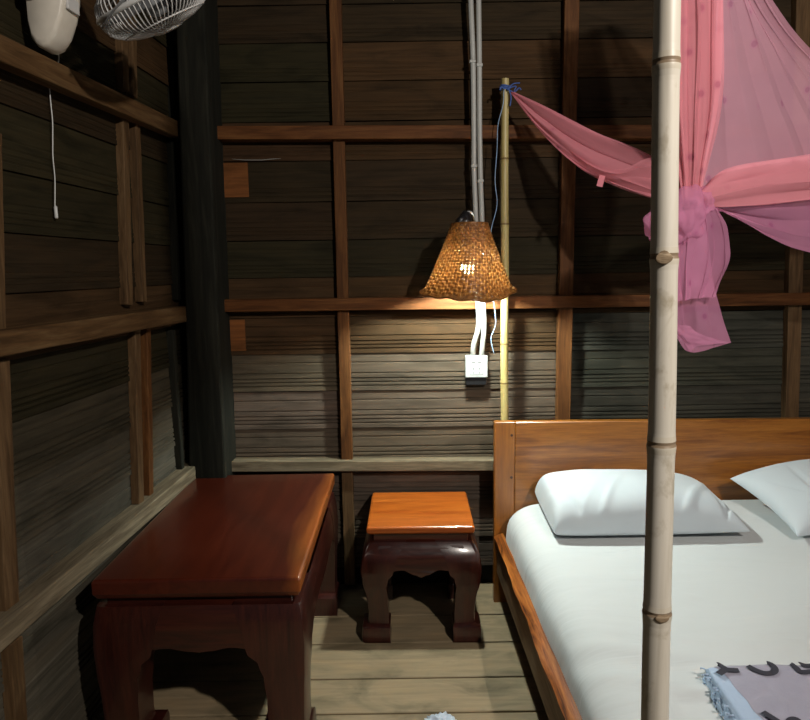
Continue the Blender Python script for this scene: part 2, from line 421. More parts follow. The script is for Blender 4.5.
lstud(149, 326, 496, .034, M['beam_red_v'], 'farther of the two brown studs below the middle rail of the left wall', 34, xb=152)
lstud(123, -60, 90, .044, M['beam_tan_v'], 'brown stud behind the fan, nearer one', 35, xb=126.5)
lstud(133, -60, 97, .036, M['beam_tan_v'], 'brown stud behind the fan, farther one', 36, xb=135.5)
lstud(-6, 130, 330, .06, M['beam_tan_v'], 'brown stud at the left edge above the middle rail', 37, xb=-1)
lstud(3, 360, 615, .055, M['beam_tan_v'], 'brown stud at the left edge below the middle rail', 38, xb=13)
lstud(17, 640, 760, .05, M['beam_tan_v'], 'brown stud at the lower left edge beneath the pale rail', 39, xb=24)
for ya, yb, lab in ((-50, 122, 'top'), (142, 300, 'middle'), (330, 470, 'bottom')):
    a, b = left.px(174, ya, .03), left.px(176 + (ya + 50) * .02, yb, .03)
    beam(left, a, b, .03, 0, .03, M['post'], None, 40)

# ------------------------------------------------------------------ floor
mb = MB(); rnd = random.Random(5)
fs = [onZ(400, y, 0).y for y in (643, 678, 713)]; w = (fs[0] - fs[2]) / 2
ys = [fs[0] + w * k for k in (2, 1)] + fs + [fs[2] - w * k for k in range(1, 13)]
ys[0] = 2.99
for k, (a, b) in enumerate(zip(ys, ys[1:])):
    j = rnd.uniform(.86, 1.12); c = (.225 * j, .172 * j, .102 * j); n = 10; secs = []
    for q in range(n + 1):
        x = -1.5 + 4.6 * q / n; wa, wb = .0015 * nz((x * 2, k, 0)), .0015 * nz((x * 2, k, 5))
        secs.append([V((x, a - .004 + wa, -.03)), V((x, a - .004 + wa, -.002)), V((x, a - .0075, 0)), V((x, b + .0075, 0)), V((x, b + .004 + wb, -.002)), V((x, b + .004 + wb, -.03))])
    mb.loft(secs, col=c)
struct(mb.build('floor', M['floor']))
mb = MB(); mb.box((-1.5, -.8, -.3), (3.1, 3.0, -.25)); struct(mb.build('ground', M['dark']))

# ------------------------------------------------------------------ low table and stool with curved legs
def kang(name, mt, hx, hy, Ht, wleg, slab, sc, ko, cusp, mats, part_top, label, cat):
    root = empty(name, mt); tag(root, label, cat)
    W = lambda p: mt @ V(p)
    off_t = [(.86, -.010), (.82, .006), (.74, .021), (.64, .027), (.52, .021), (.36, .006), (.22, .000), (.15, .002), (.138, .018), (.125, .026), (.03, .028), (0, .025)]
    wid_t = [(.86, 1.6), (.62, 1.45), (.55, 1.14), (.46, 1.0), (.33, .92), (.2, .90), (.15, .92), (.138, 1.16), (.125, 1.26), (0, 1.26)]
    of = lambda z: lerp_table(off_t, z) * ko
    wd = lambda z: lerp_table(wid_t, z) * wleg
    # top slab with softened edge
    mb = MB(); z0, z1 = Ht - slab, Ht
    secs = []
    for z, o_ in ((z0, -.010), (z0 + slab * .3, 0), (z1 - .005, 0), (z1, -.006)):
        secs.append([W((sx_ * (hx + o_), sy_ * (hy + o_), z)) for sx_, sy_ in ((-1, -1), (1, -1), (1, 1), (-1, 1))])
    mb.loft(secs); mb.build(part_top, mats[0], root, bevel=.004, seg=2)
    # recessed waist
    mb = MB(); zz = .85 * Ht
    mb.loft([[W((a * (hx - .022 * sc), b * (hy - .022 * sc), z)) for a, b in ((-1, -1), (1, -1), (1, 1), (-1, 1))] for z in (zz - .01, z0)])
    mb.build('waist', mats[1], root, bevel=.003)
    # aprons with a scalloped lower edge
    def arch(u):
        u = abs(u)
        return lerp_table([(0, cusp), (.12, cusp * .6 + .4 * .635), (.38, .645), (.62, .635), (.80, .58), (1, .54)], u)
    mb = MB(); nu, nv = 40, 10
    for side in range(4):
        ax = side % 2; sg = 1 if side < 2 else -1
        H1, H2 = (hx, hy) if ax == 0 else (hy, hx)      # H1: along, H2: outwards
        for lay, thick in ((0, .0015), (1, .028 * sc)):
            rows = []
            for i in range(nv + 1):
                row = []
                for j in range(nu + 1):
                    u = -1 + 2 * j / nu; zb = arch(u) ; z = .86 + (zb - .86) * i / nv; o_ = of(z)
                    al = u * (H1 + of(z) - .004 - .5 * wleg); ou = (H2 + o_ - thick) * sg
                    p = (al, -ou, z * Ht) if ax == 0 else (ou, al, z * Ht)
                    row.append(W(p))
                rows.append(row)
            mb.grid(rows)
            if lay == 0: front = rows
            else:
                mb.grid([front[-1], rows[-1]])
    mb.build('apron', mats[1], root, auto=50)
    zs = [.86, .84, .80, .76, .70, .64, .60, .56, .52, .48, .42, .36, .30, .24, .19, .16, .148, .138, .13, .10, .05, .02, 0]
    for a, b in ((-1, -1), (1, -1), (1, 1), (-1, 1)):
        mb = MB(); secs = []
        for z in zs:
            o_, w_ = of(z), wd(z); X, Y = hx + o_, hy + o_; r = .012 * sc; wi = min(w_, wleg * 1.26)
            # outline keeps the wide shoulders on the faces, thin towards the inside
            pts = [(X - r, Y), (X - w_, Y), (X - w_, Y - .035 * sc)]
            if w_ > wi + .002: pts += [(X - wi, Y - .036 * sc), (X - wi, Y - wi), (X - .036 * sc, Y - wi), (X - .035 * sc, Y - w_)]
            else: pts += [(X - w_, Y - .036 * sc), (X - w_, Y - w_), (X - .036 * sc, Y - w_), (X - .035 * sc, Y - w_)]
            pts += [(X, Y - w_), (X, Y - r), (X - r * .3, Y - r * .3)]
            secs.append([W((a * p[0], b * p[1], z * Ht)) for p in pts])
        mb.loft(secs); mb.build('leg', mats[2], root, auto=40)
    return root

# stool
zs_ = .48
fl, fr, bl, br = [onZ(*p, zs_) for p in ((364.5, 527), (474, 527), (374, 491.5), (467, 491.5))]
cx = (fl + fr + bl + br) / 4; hx = ((fr - fl).length + (br - bl).length) / 4; hy = ((fl + fr) / 2 - (bl + br) / 2).length / 2
axs = (fr - fl).normalized(); print('stool', cx, hx, hy)
mt = Matrix.Translation((cx.x, cx.y, 0)) @ Matrix.Rotation(-.01, 4, 'Z')
kang('stool', mt, hx, hy, zs_, .092, .034, 1.15, 1.0, .575, (M['orange_top'], M['mahogany'], M['mahogany_v']), 'seat', 'small stool with orange top and dark red curved legs beside the bed', 'stool')
# table
zt_ = .60
fl, fr, bl, br = [onZ(*p, zt_) for p in ((95, 577), (298, 582), (197, 474), (334, 474))]
print('table', fl, fr, bl, br)
cx = (fl + fr + bl + br) / 4; hx = ((fr - fl).length + (br - bl).length) / 4; hy = ((fl + fr) / 2 - (bl + br) / 2).length / 2
dd = ((bl + br) / 2 - (fl + fr) / 2); yaw = math.atan2(-dd.x, dd.y); print('table', cx, hx, hy, math.degrees(yaw))
mt = Matrix.Translation((cx.x, cx.y, 0)) @ Matrix.Rotation(yaw, 4, 'Z')
kang('low_table', mt, hx, hy, zt_, .125, .062, 1.35, .4, .622, (M['tabletop'], M['mahogany'], M['mahogany_v']), 'tabletop', 'large dark red lacquered low table with curved legs along the left wall', 'table')

# ------------------------------------------------------------------ bed
zb_ = .325
pf, pn = onZ(497.5, 545, zb_), onZ(565.5, 720, zb_)
el = (pn - pf).normalized(); yawb = math.atan2(el.x, -el.y); print('bed', pf, pn, math.degrees(yawb))
YH = 2.755
o0 = pf + el * ((YH - pf.y) / el.y); BM = Matrix.Translation((o0.x, o0.y, 0)) @ Matrix.Rotation(yawb, 4, 'Z')   # local x across, local -y towards the foot
bed = empty('bed', BM); tag(bed, 'wooden double bed with a golden-brown panel headboard and live-edge side rail', 'bed')
BW, BL, TH = 1.80, 2.0, .036
zh = (BM.inverted() @ onY(500, 422, YH)).z; xl = (BM.inverted() @ onY(494.5, 430, YH)).x; print('head', zh, xl)
def bbox(lo, hi, name, mat, bevel=.004, parent=None):
    mb = MB(); mb.box(lo, hi, mt=BM); return mb.build(name, mat, parent or bed, bevel=bevel)
mb = MB(); zt_l, zt_r = zh - .001, zh - .018
mb.add([BM @ V(q) for q in ((xl + .09, 0, .22), (BW - .09, 0, .22), (BW - .09, TH, .22), (xl + .09, TH, .22), (xl + .09, 0, zt_l), (BW - .09, 0, zt_r), (BW - .09, TH, zt_r), (xl + .09, TH, zt_l))], [(0, 3, 2, 1), (4, 5, 6, 7), (0, 1, 5, 4), (1, 2, 6, 5), (2, 3, 7, 6), (3, 0, 4, 7)])
mb.build('headboard', M['headboard'], bed, bevel=.004)
for x in (xl, BW - .09):
    p = bbox((x, -.001, 0), (x + .0898, TH, zh if x < 1 else zh - .018), 'headboard_post', M['headpost'], .004)
    for z in (zh - .06, zh - .25):
        mb = MB(); mb.tube([BM @ V((x + .075, .006, z)), BM @ V((x + .075, -.0035, z))], .006, 10); mb.build('plug', M['plug'], p)
# side rails : live-edge top board on a sawn face board
for sd in (0, 1):
    X0 = 0 if sd == 0 else BW - .07
    mb = MB(); n = 70; secs = []
    for i in range(n + 1):
        y = -.002 - (BL - .002) * i / n
        wob = .004 + .009 * nz((y * 3.2, 1, 0), 1, 3) + .006 * nz((y * 11, 2, 0), 1, 4); wi = .014 * nz((y * 2.7, 5, 0), 1, 8)
        xo, xi = (X0 + wob + .004, X0 + .044 + wi * .7) if sd == 0 else (X0 + .07 - wob, X0 + .026 - wi)
        zz = zb_ + .006 * nz((y * 5, 9, 1))
        secs.append([BM @ V(q) for q in ((xo, y, zb_ - .035), (xo - (.006 if sd == 0 else -.006), y, zb_ - .012 + .005 * nz((y * 14, 0, 3))), (xo + (.014 if sd == 0 else -.014), y, zz), (xi, y, zz + .004), (xi, y, zb_ - .035))])
    mb.loft(secs); mb.build('side_rail', M['rail_edge'], bed, auto=60)
    xa = .016 if sd == 0 else BW - .045
    bbox((xa, -BL, .145), (xa + .028, 0, zb_ - .034), 'side_board', M['rail_face'], .003)
bbox((.0, -BL - .03, .13), (BW, -BL, zb_ + .01), 'foot_rail', M['rail_edge'])
for x in (.02, BW - .09): bbox((x, -BL + .0, 0), (x + .07, -BL + .07, .15), 'leg', M['headpost'])
bbox((.044, -BL + .005, .22), (BW - .046, -.002, .245), 'slat_base', M['rail_face'])

# mattress with fitted sheet
MZ = (BM.inverted() @ onY(520, 500, 2.72)).z; print('mattress z', MZ)
MZ = .475
MSAG = .045
def mz(y): return MZ - MSAG * (2.7 - y)
mat_lo, mat_hi = V((.046, -BL + .02, .246)), V((BW - .065, -.012, MZ))
def soft_box(lo, hi, nx, ny, rad, fn, inset=0.0, radh=None, ky=1.0):
    radh = radh or rad
    """closed rounded slab: top grid, rounded skirt, bottom"""
    mb = MB(); rows = []
    cxx, cyy = (lo.x + hi.x) / 2, (lo.y + hi.y) / 2; ax, ay = (hi.x - lo.x) / 2, (hi.y - lo.y) / 2; hz = hi.z - lo.z
    ring = []
    K = 8
    def rr(px_, py_, ins, z):
        return V((cxx + px_ * (ax - ins) / ax, cyy + py_ * (ay - ins * ky) / ay, z))
    per = [(-ax + 2 * ax * i / nx, -ay) for i in range(nx)] + [(ax, -ay + 2 * ay * i / ny) for i in range(ny)] + [(ax - 2 * ax * i / nx, ay) for i in range(nx)] + [(-ax, ay - 2 * ay * i / ny) for i in range(ny)]
    cr = min(rad, .07) * 1.1
    def rc(p):   # round plan corners
        x, y = p; qx, qy = abs(x) - (ax - cr), abs(y) - (ay - cr)
        if qx > 0 and qy > 0:
            l = math.hypot(qx, qy); k = cr / l * max(qx, qy) / cr
            x = math.copysign(ax - cr + qx * k, x); y = math.copysign(ay - cr + qy * k, y)
        return x, y
    per = [rc(p) for p in per]
    secs = []
    for i in range(4): 
        z = lo.z + (hz - rad) * i / 3; bul = .006 * math.sin(PI * i / 3)
        secs.append([fn(rr(*p, inset * (1 - i / 3) - bul, z)) for p in per])
    for i in range(1, K + 1):
        a = PI / 2 * i / K; secs.append([fn(rr(*p, radh * (1 - math.cos(a)), hi.z - rad + rad * math.sin(a))) for p in per])
    mb.loft(secs, True, False)
    # top grid
    rows = []
    for j in range(ny + 1):
        row = []
        for i in range(nx + 1):
            x, y = rc((-ax + 2 * ax * i / nx, -ay + 2 * ay * j / ny)); row.append(fn(rr(x, y, radh, hi.z)))
        rows.append(row)
    mb.grid(rows); return mb
def mfn(p):
    w = BM @ p; k = 1 if p.z > .4 else 0
    d = .006 * nz((w.x * 1.6, w.y * 1.6, 0), 1, 2)
    # long diagonal creases in the nearer half of the sheet
    t_ = (w.y - 1.75) + .28 * (w.x - 1.0); near = max(0, min(1, (2.15 - w.y) / .4))
    d += near * .018 * (1 - abs(nz((t_ * 7, w.x * .9, 2), 1, 5)) * 2.2) * (nz((w.x * 2, w.y * 2, 8)) + .35)
    sag = .0
    if k and abs(w.x - .98) < .32 and w.y < 1.50: d = min(d, 0) - .002
    return BM @ V((p.x + .004 * nz((p.y * 6, p.z * 8, 1)), p.y, p.z + k * d - MSAG * (2.7 - w.y) * max(0, (p.z - .25) / (MZ - .25))))
mb = soft_box(mat_lo, mat_hi, 110, 130, .10, mfn, 0, .115, .3)
o = mb.build('mattress', M['sheet'], smooth=True); at(o, BM @ V((.9, -1, .246)))
tag(o, 'thick white mattress with a fitted white sheet on the wooden bed', 'mattress')

# pillows
def pillow(name, cx, cy, yaw, W_, D_, T_, label, seed, left_block=True, tilt=0):
    mt = Matrix.Translation((cx, cy, mz(cy) + .003)) @ Matrix.Rotation(yaw, 4, 'Z') @ Matrix.Rotation(.045, 4, 'X'); mb = MB(); nu, nv = 90, 60; sides = []
    def half(u, v, s):
        pu = 7 if (left_block and u < 0) else 2.6
        bl = left_block and u < 0; e = max(0, 1 - abs(u) ** (16 if bl else pu)) * max(0, 1 - abs(v) ** 4.0); h = T_ * max(0, 1 - abs(v) ** 3.6) ** .46 * max(0, 1 - abs(u) ** (16 if bl else pu)) ** (.28 if bl else .5)
        if bl: h *= 1 - .16 * abs(u) ** 2
        h *= 1 - .10 * max(0, u)
        pinch = 1 - (0 if bl else .07) * (1 - v * v) * abs(u) ** 6; pinv = 1 - .06 * (1 - u * u) * abs(v) ** 6
        rc = 0.0
        x, y = W_ / 2 * u * pinch, D_ / 2 * v * pinv
        if left_block and u < -.6: 
            k = (-u - .6) / .4; y *= 1 - .04 * k * k
        if s > 0:
            # star creases running in from the front edge and corners
            cr = sum(a * math.exp(-((x - x0 - sl * (y + D_ / 2)) / wd_) ** 2) * max(0, 1 - (y + D_ / 2) / ln) * (1 if y > -D_ / 2 else 0) for x0, sl, wd_, a, ln in creases)
            z = h * .80 + cr * min(1, e * 3) + .012 * nz((x * 5, y * 5, seed), 1, seed) * min(1, e * 2)
        else: z = -h * .2
        z += tilt * (v + 1) / 2
        return x, y, z
    r2 = random.Random(seed)
    creases = [(r2.uniform(-.4, .42) * W_, r2.uniform(-.6, .8), r2.uniform(.006, .014), r2.uniform(-.020, .016), r2.uniform(.5, 1.0) * D_) for _ in range(12)]
    zmin = 0
    for s in (1, -1):
        rows = []
        for j in range(nv + 1):
            v = math.sin((-1 + 2 * j / nv) * PI / 2); row = []
            for i in range(nu + 1):
                u = math.sin((-1 + 2 * i / nu) * PI / 2); x, y, z = half(u, v, s); row.append(mt @ V((x, y, z + .2 * T_ * 1.0 + .003)))
            rows.append(row)
        mb.grid(rows)
    o = mb.build(name, M['pillowcase'], smooth=True); at(o, mt.translation); return tag(o, label, 'pillow', 'white pillows against the headboard')
pa, pb = onZ(538, 527, MZ), onZ(738, 528, MZ); print('pillow', pa, pb)
pillow('pillow', .925, 2.535, .0, .735, .40, .178, 'plump white pillow behind the thick bamboo pole, squared at its left end', 3, True, .01)
pillow('pillow', 1.775, 2.56, .2, .74, .38, .13, 'white pillow at the right edge with a pointed left corner', 8, False, .085)

# folded towel
MT = mz(1.38); tc_ = onZ(702, 664, MT + .055); print('towel', tc_)
TM = Matrix.Translation((tc_.x, tc_.y, MT + .006)) @ Matrix.Rotation(-.02, 4, 'Z') @ Matrix.Rotation(.045, 4, 'X')
tw = empty('towel', TM); tag(tw, 'folded grey towel with pale blue edge and dark lettering on the bed', 'towel')
TLX, TLY = .56, .40
def tfold(lo, hi, rad, name, mat, seed, nx=50, ny=40):
    def fn(p): return TM @ V((p.x + .006 * nz((p.y * 12, p.z * 30, seed)) + skew * -p.y, p.y, p.z + .004 * nz((p.x * 9, p.y * 9, seed))))
    return soft_box(V(lo), V(hi), nx, ny, rad, fn, .004).build(name, mat, tw, smooth=True)
skew = -.03
for k in range(3):
    z = .0 + .017 * k
    tfold((.0 + .004 * k, -TLY, z), (TLX, -.004 * k, z + .0175), .0085, 'fold', M['towel_edge'] if k < 3 else M['towel'], 2 + k)
# top layer in grey, its left border leaving the blue edge bare
mb = MB(); rows = []
def top_pt(x, y, lift=.0): return TM @ V((x + skew * -y, y, .0525 + .004 * nz((x * 9, y * 9, 4)) + lift))
for j in range(41):
    y = -.012 - (TLY - .03) * j / 40; row = []
    edge = .028 + .02 * (1 - j / 40) * 0 + .055 * (j / 40) ** .8 + .008 * nz((y * 16, 2, 1), 1, 3)
    for i in range(41):
        x = edge + (TLX - .01 - edge) * i / 40; lf = .003 * min(1, i / 3) + .0025 * nz((x * 14, y * 14, 3)) * min(1, i / 4)
        row.append(top_pt(x, y, lf))
    rows.append(row)
rows.insert(0, [p + V((0, .003, -.006)) for p in rows[0]])
mb.grid(rows); mb.build('printed_panel', M['towel'], tw, smooth=True)
mb = MB(); r2 = random.Random(4)
for k in range(46):
    y = -r2.uniform(0, TLY); z = r2.choice((.006, .012, .024, .03, .042)); x = skew * -y
    mb.tube([TM @ V((x + .004, y, z)), TM @ V((x - .006, y + r2.uniform(-.004, .004), z + .001)), TM @ V((x - r2.uniform(.003, .006), y + r2.uniform(-.007, .007), max(.001, z - .004)))], [.0022, .002, .0008], 5)
o = mb.build('fringe', M['towel_edge'], tw, smooth=True); o['kind'] = 'stuff'
# lettering : thick strokes lying on the cloth
TI = TM.inverted()
def stroke(mb, pts, wid):
    P = catmull([TI @ onZ(x, y, MT + .061) for x, y in pts], 16)
    for p in P: p.y = min(p.y, -.012)
    rows = []
    for i, p in enumerate(P):
        d = (P[min(i + 1, 15)] - P[max(i - 1, 0)]); d.z = 0; d.normalize(); q = V((-d.y, d.x, 0))
        rows.append([top_pt((p + q * s * wid / 2).x - skew * -(p + q * s * wid / 2).y, (p + q * s * wid / 2).y, .0072) for s in (-1, 0, 1)])
    mb.grid(rows)
for sset in ([[(717, 664.5), (726, 669.5)], [(718.5, 674.5), (726, 669.5)], [(726, 670), (739, 671)]],
             [[(747.5, 667), (756, 671.5), (765, 674.5), (773, 674), (775, 670.5), (772, 667), (766, 664.5)]],
             [[(790, 664.5), (796, 668.5), (801, 672.5), (812, 672)], [(799, 664.5), (806, 666.5), (814, 666.5)]],
             [[(763, 710), (771, 715), (781, 721)]], [[(788, 724), (791, 718.5), (797, 718), (802, 723)]]):
    mb = MB()
    for st in sset: stroke(mb, st, .0165)
    o = mb.build('lettering', M['ink'], tw, smooth=True)

# ------------------------------------------------------------------ bamboo poles
def bamboo_pole(name, p0, p1, r0, r1, nodes, mat, label, seed, scar=None, tipcap=True):
    p0, p1 = V(p0), V(p1); mt = Matrix.Translation(p0); root = empty(name, mt); tag(root, label, 'bamboo pole')
    L = (p1 - p0).length; d = (p1 - p0).normalized(); mb = MB(); tt = set([0, 1])
    for i in range(160): tt.add(i / 159)
    for n_ in nodes:
        for e in (-.03, -.016, -.008, -.004, -.002, 0, .002, .004, .008, .016, .03): tt.add(max(0, min(1, n_ + e / L)))
    tt = sorted(tt); secs = []; cols = []
    a = d.cross(V((0, 1, 0))).normalized(); b = d.cross(a).normalized()
    for t_ in tt:
        r = r0 + (r1 - r0) * t_; k = 0; c = (1, 1, 1)
        for n_ in nodes:
            x = (t_ - n_) * L
            k += .085 * math.exp(-(x / .012) ** 2) - .07 * math.exp(-((x - .0035) / .0022) ** 2)
            if abs(x - .003) < .0032: c = (.42, .33, .25)
            elif abs(x) < .012: c = (.92, .9, .86)
        bow = .001 * math.sin(t_ * 5 + seed) + .0012 * math.sin(t_ * 17 + seed)
        c0 = p0 + d * (t_ * L) + a * bow
        n = 24; secs.append([c0 + (a * math.cos(q) + b * math.sin(q)) * r * (1 + k + .012 * math.sin(q * 2 + seed)) for q in [2 * PI * j / n for j in range(n)]]); cols.append(c)
    for i in range(len(secs) - 1): mb.loft(secs[i:i + 2], True, False, cols[i])
    mb.add(secs[-1], [tuple(range(24))], (.8, .7, .55)); mb.add(secs[0], [tuple(range(24))[::-1]], (.8, .7, .55))
    mb.build('culm', mat, root, smooth=True)
    for sp, sr in (scar or []):
        mb = MB(); mb.sphere(sp, sr, 14, 8, lambda p, dd: p + dd * .002 * nz(p, 120)); mb.build('branch_scar', M['scar'], root, smooth=True)
    return root
# thick pole at the near left corner of the bed
YP = .93
pt, pbm = onY(667.7, 0, YP), onY(655.2, 720, YP); print('pole', pt, pbm)
dv = (pt - pbm) / (pt.z - pbm.z); P0 = pbm - dv * pbm.z; P1 = pbm + dv * (2.5 - pbm.z)
nodez = [onY(668, 66, YP).z, onY(664, 259, YP).z, onY(661, 445, YP).z, onY(657, 612, YP).z]
nd = [z / 2.5 for z in nodez] + [.17, .05, .93]
nrm = V((-.3, -1, .0)).normalized()
RP = 14 / F_PX * YP / FW.y
s1 = onY(660.2, 258, YP) + V((-.002, -RP * .93, 0)); s2 = onY(656.5, 612, YP) + V((.001, -RP * .95, 0))
bamboo_pole('bamboo_pole', P0, P1, .0230, .0150, nd, M['bamboo'], 'thick pale bamboo pole in front of the bed', 2, [(s1, (.0125, .0034, .009)), (s2, (.0115, .0034, .0075))])
# thin pole behind the headboard
YT = 2.826
q1, q0 = onY(504.6, 79, YT), onY(504.8, 420, YT); dv = (q1 - q0) / (q1.z - q0.z); Q0 = q0 - dv * q0.z
bamboo_pole('bamboo_pole', Q0, q1, 4.1 / F_PX * 2.85, 3.7 / F_PX * 2.85, [onY(504, y, YT).z / q1.z for y in (384, 345, 225, 160)] + [.15, .3], M['bamboo_thin'], 'thin yellow bamboo pole behind the headboard, tied with blue string', 6)

# blue string: tie round the pole top, bow and hanging end
mb = MB(); tie = onY(505, 88, YT)
for k in range(3):
    mb.tube([tie + V((math.cos(q) * .020, math.sin(q) * .020, -.006 + k * .006 + .002 * math.sin(q * 2))) for q in [2 * PI * i / 20 for i in range(21)]], .0032, 6)
r2 = random.Random(3)
for ends in ([(507, 90), (513, 84), (520, 83)], [(507, 89), (514, 92), (519, 88), (521, 90)], [(505, 89), (501, 87), (500, 90)], [(509, 90), (511, 97), (510, 106)], [(507, 90), (512, 87), (516, 86.5), (514, 91)]):
    mb.tube(catmull([onY(x, y, YT - .026 - .004 * i) for i, (x, y) in enumerate(ends)], 14), .0028, 6)
o1 = mb.build('string', M['blue'], smooth=True); at(o1, tie); tag(o1, 'blue string tied in a knot round the top of the thin bamboo pole', 'string')
mb = MB()
mb.tube(catmull([onY(x, y, YT - .024) for x, y in ((504, 90), (503, 105), (498, 125), (497, 150), (495, 180), (497, 205), (491, 232), (495, 252), (490, 275))] + [onY(x, y, YT - .024) for x, y in ((492, 292), (494.5, 308), (495.5, 325), (491, 338), (494, 354))], 90), .0017, 6)
mb.build('hanging_end', M['string'], o1, smooth=True)

# ------------------------------------------------------------------ cables, outlet, lamp
YC = YW - DR - .006
def cable(name, pts, label, r, clips):
    P = catmull([onY(x, y, Y) for x, y, Y in pts], 90); mb = MB(); mb.tube(P, r, 12, flat=.6)
    o = mb.build(name, M['cable'], smooth=True); at(o, P[-1]); tag(o, label, 'cable', 'white cables down the back wall')
    for x, y in clips:
        c = onY(x, y, YC - .002); mb = MB(); mb.box(c - V((r + .002, .008, .006)), c + V((r + .002, .008, .006))); mb.build('clip', M['cable'], o, bevel=.002)
        mb = MB()
    return o
rc_ = 2.5 / F_PX * 2.85
cable('cable', [(471.5, -40, YC), (470.8, 0, YC), (473, 60, YC), (473.8, 130, YC), (474, 170, YC), (476, 225, YC), (477.5, 290, YC), (478.5, 325, YC), (473.5, 345, YC + .012), (473, 357, YC + .03)], 'left one of the two white cables running down behind the woven lamp', rc_, [(472.6, 61.5), (474, 166)])
cable('cable', [(478.5, -40, YC), (478.6, 0, YC), (479.3, 60, YC), (479.6, 130, YC), (480.5, 180, YC), (482, 225, YC), (482.5, 290, YC), (484, 325, YC), (482.5, 345, YC + .012), (481.5, 357, YC + .03)], 'right one of the two white cables running down behind the woven lamp', rc_, [(479.4, 65), (480.5, 181)])
# outlet
oc0, oc1 = onY(465.5, 377.5, YW - .05), onY(487.5, 355.5, YW - .05)
ou = empty('power_outlet', Matrix.Translation(((oc0.x + oc1.x) / 2, YW, oc0.z))); tag(ou, 'white double power outlet on the back wall at the end of the cables', 'outlet')
mb = MB(); mb.box((oc0.x + .002, YW - .046, oc0.z + .002), (oc1.x - .002, YW - .004, oc1.z - .002)); mb.build('back_box', M['outlet'], ou, bevel=.002)
mb = MB(); mb.box((oc0.x, YW - .054, oc0.z), (oc1.x, YW - .046, oc1.z)); mb.build('face_plate', M['outlet'], ou, bevel=.0025)
mb = MB(); mb.box((oc0.x + .003, YW - .044, oc0.z - .036), (oc1.x - .003, YW - .004, oc0.z + .001)); mb.build('black_block', M['black'], ou, bevel=.002)['label'] = 'black block under the white outlet'  # plain black box directly below the outlet
wx, hz_ = oc1.x - oc0.x, oc1.z - oc0.z; X_ = lambda u: oc0.x + wx * u; Z_ = lambda v: oc0.z + hz_ * v
mb = MB()
for a, b, c, d in ((.2, .8, .84, .86), (.2, .8, .12, .14), (.2, .22, .12, .86), (.78, .8, .12, .86)): mb.box((X_(a), YW - .0548, Z_(c)), (X_(b), YW - .0538, Z_(d)))
mb.build('insert_seam', M['socket'], ou)
for u in (.36, .64):
    for du, v0, v1 in ((.08, .66, .72), (.025, .36, .45), (.02, .18, .25)):
        mb = MB(); mb.box((X_(u - du), YW - .0548, Z_(v0)), (X_(u + du), YW - .0538, Z_(v1))); mb.build('socket_hole', M['socket'], ou)

# woven lamp
YL = 2.63
lc = onY(468, 288.5, YL); lt = onY(469.5, 224, YL); LM = Matrix.Translation((lc.x, YL, lc.z)); hgt = lt.z - lc.z; print('lamp', lc, lt)
lamp = empty('hanging_lamp', LM); tag(lamp, 'lit hanging lamp with a woven brown cane shade and black socket', 'lamp')
NA, NB = 56, 25
RB, RTp = 43.5 / F_PX * YL / .99, 17.5 / F_PX * YL / .99
def shade(th, v, off):
    """v 0 at rim, 1 at top"""
    sq = 1 + .08 * math.cos(4 * th + PI * 0)            # slightly squared, corners front/back/left/right
    prof = RTp + (RB * .93 - RTp) * (1 - v) ** 1.05 + RB * .07 * max(0, 1 - v / .10) ** 2
    r = prof * (1 + (sq - 1) * (1 - v)) + off
    dip = -.042 * (1 - v) ** 2 * (.5 - .5 * math.sin(th)) ** 2 + .006 * (1 - v) * math.sin(3 * th + 1) + .003 * (1 - v) ** 4 * math.sin(11 * th)
    if v < .07: dip += 0
    return V((lc.x + (lt.x - lc.x) * v + r * math.cos(th), YL + r * math.sin(th), lc.z + hgt * v + dip))
mb = MB()
for i in range(NA):                   # uprights
    th = 2 * PI * i / NA + .0; w = PI / NA * .88; rows = []
    for j in range(NB * 3 + 1):
        v = j / (NB * 3); of_ = .0026 * math.sin(PI * (v * NB) + PI * i)
        rows.append([shade(th - w + v * .25, v, of_), shade(th + v * .25, v, of_ + .0008), shade(th + w + v * .25, v, of_)])
    mb.grid(rows)
for j in range(NB):                   # rings
    v0, v1 = (j + .06) / NB, (j + .94) / NB; vm = (v0 + v1) / 2; rows = []
    for i in range(NA * 3 + 1):
        th = 2 * PI * i / (NA * 3); of_ = -.0026 * math.cos(PI * (i / 3 * 1.0)) * (1 if j % 2 == 0 else -1)
        rows.append([shade(th + v0 * .25, v0, of_), shade(th + vm * .25, vm, of_ + .0008), shade(th + v1 * .25, v1, of_)])
    mb.grid(rows)
mb.build('lamp_shade', M['cane'], lamp, smooth=True, fix=False)
mb = MB(); mb.tube([shade(2 * PI * i / 120, .0, .001) for i in range(121)], .0045, 6); mb.build('rim', M['cane'], lamp, smooth=True)
mb = MB(); mb.tube([shade(2 * PI * i / 60, 1.0, .0) for i in range(61)], .0045, 6); mb.build('top_ring', M['cane'], lamp, smooth=True)
sk = onY(465, 222, YL)
mb = MB(); mb.tube([V((lc.x, YL, lc.z + hgt * .62)), V((lc.x, YL, lc.z + hgt * .80)), V((sk.x + .004, YL, lt.z - .005)), sk + V((-.004, 0, .01)), sk + V((.008, 0, .040))], [.020, .022, .026, .028, .015], 16)
mb.tube([onY(456, 226, YL - .02), onY(460, 221, YL - .025), onY(465, 217, YL - .02)], [.012, .016, .014], 10)
mb.build('socket', M['black'], lamp, smooth=True)
mb = MB(); mb.tube(catmull([sk + V((.006, 0, .036)), onY(468, 212, YL), onY(472, 213, YL + .05), onY(475, 222, YC - .022)], 20), .004, 8); mb.build('cord', M['white'], lamp, smooth=True)
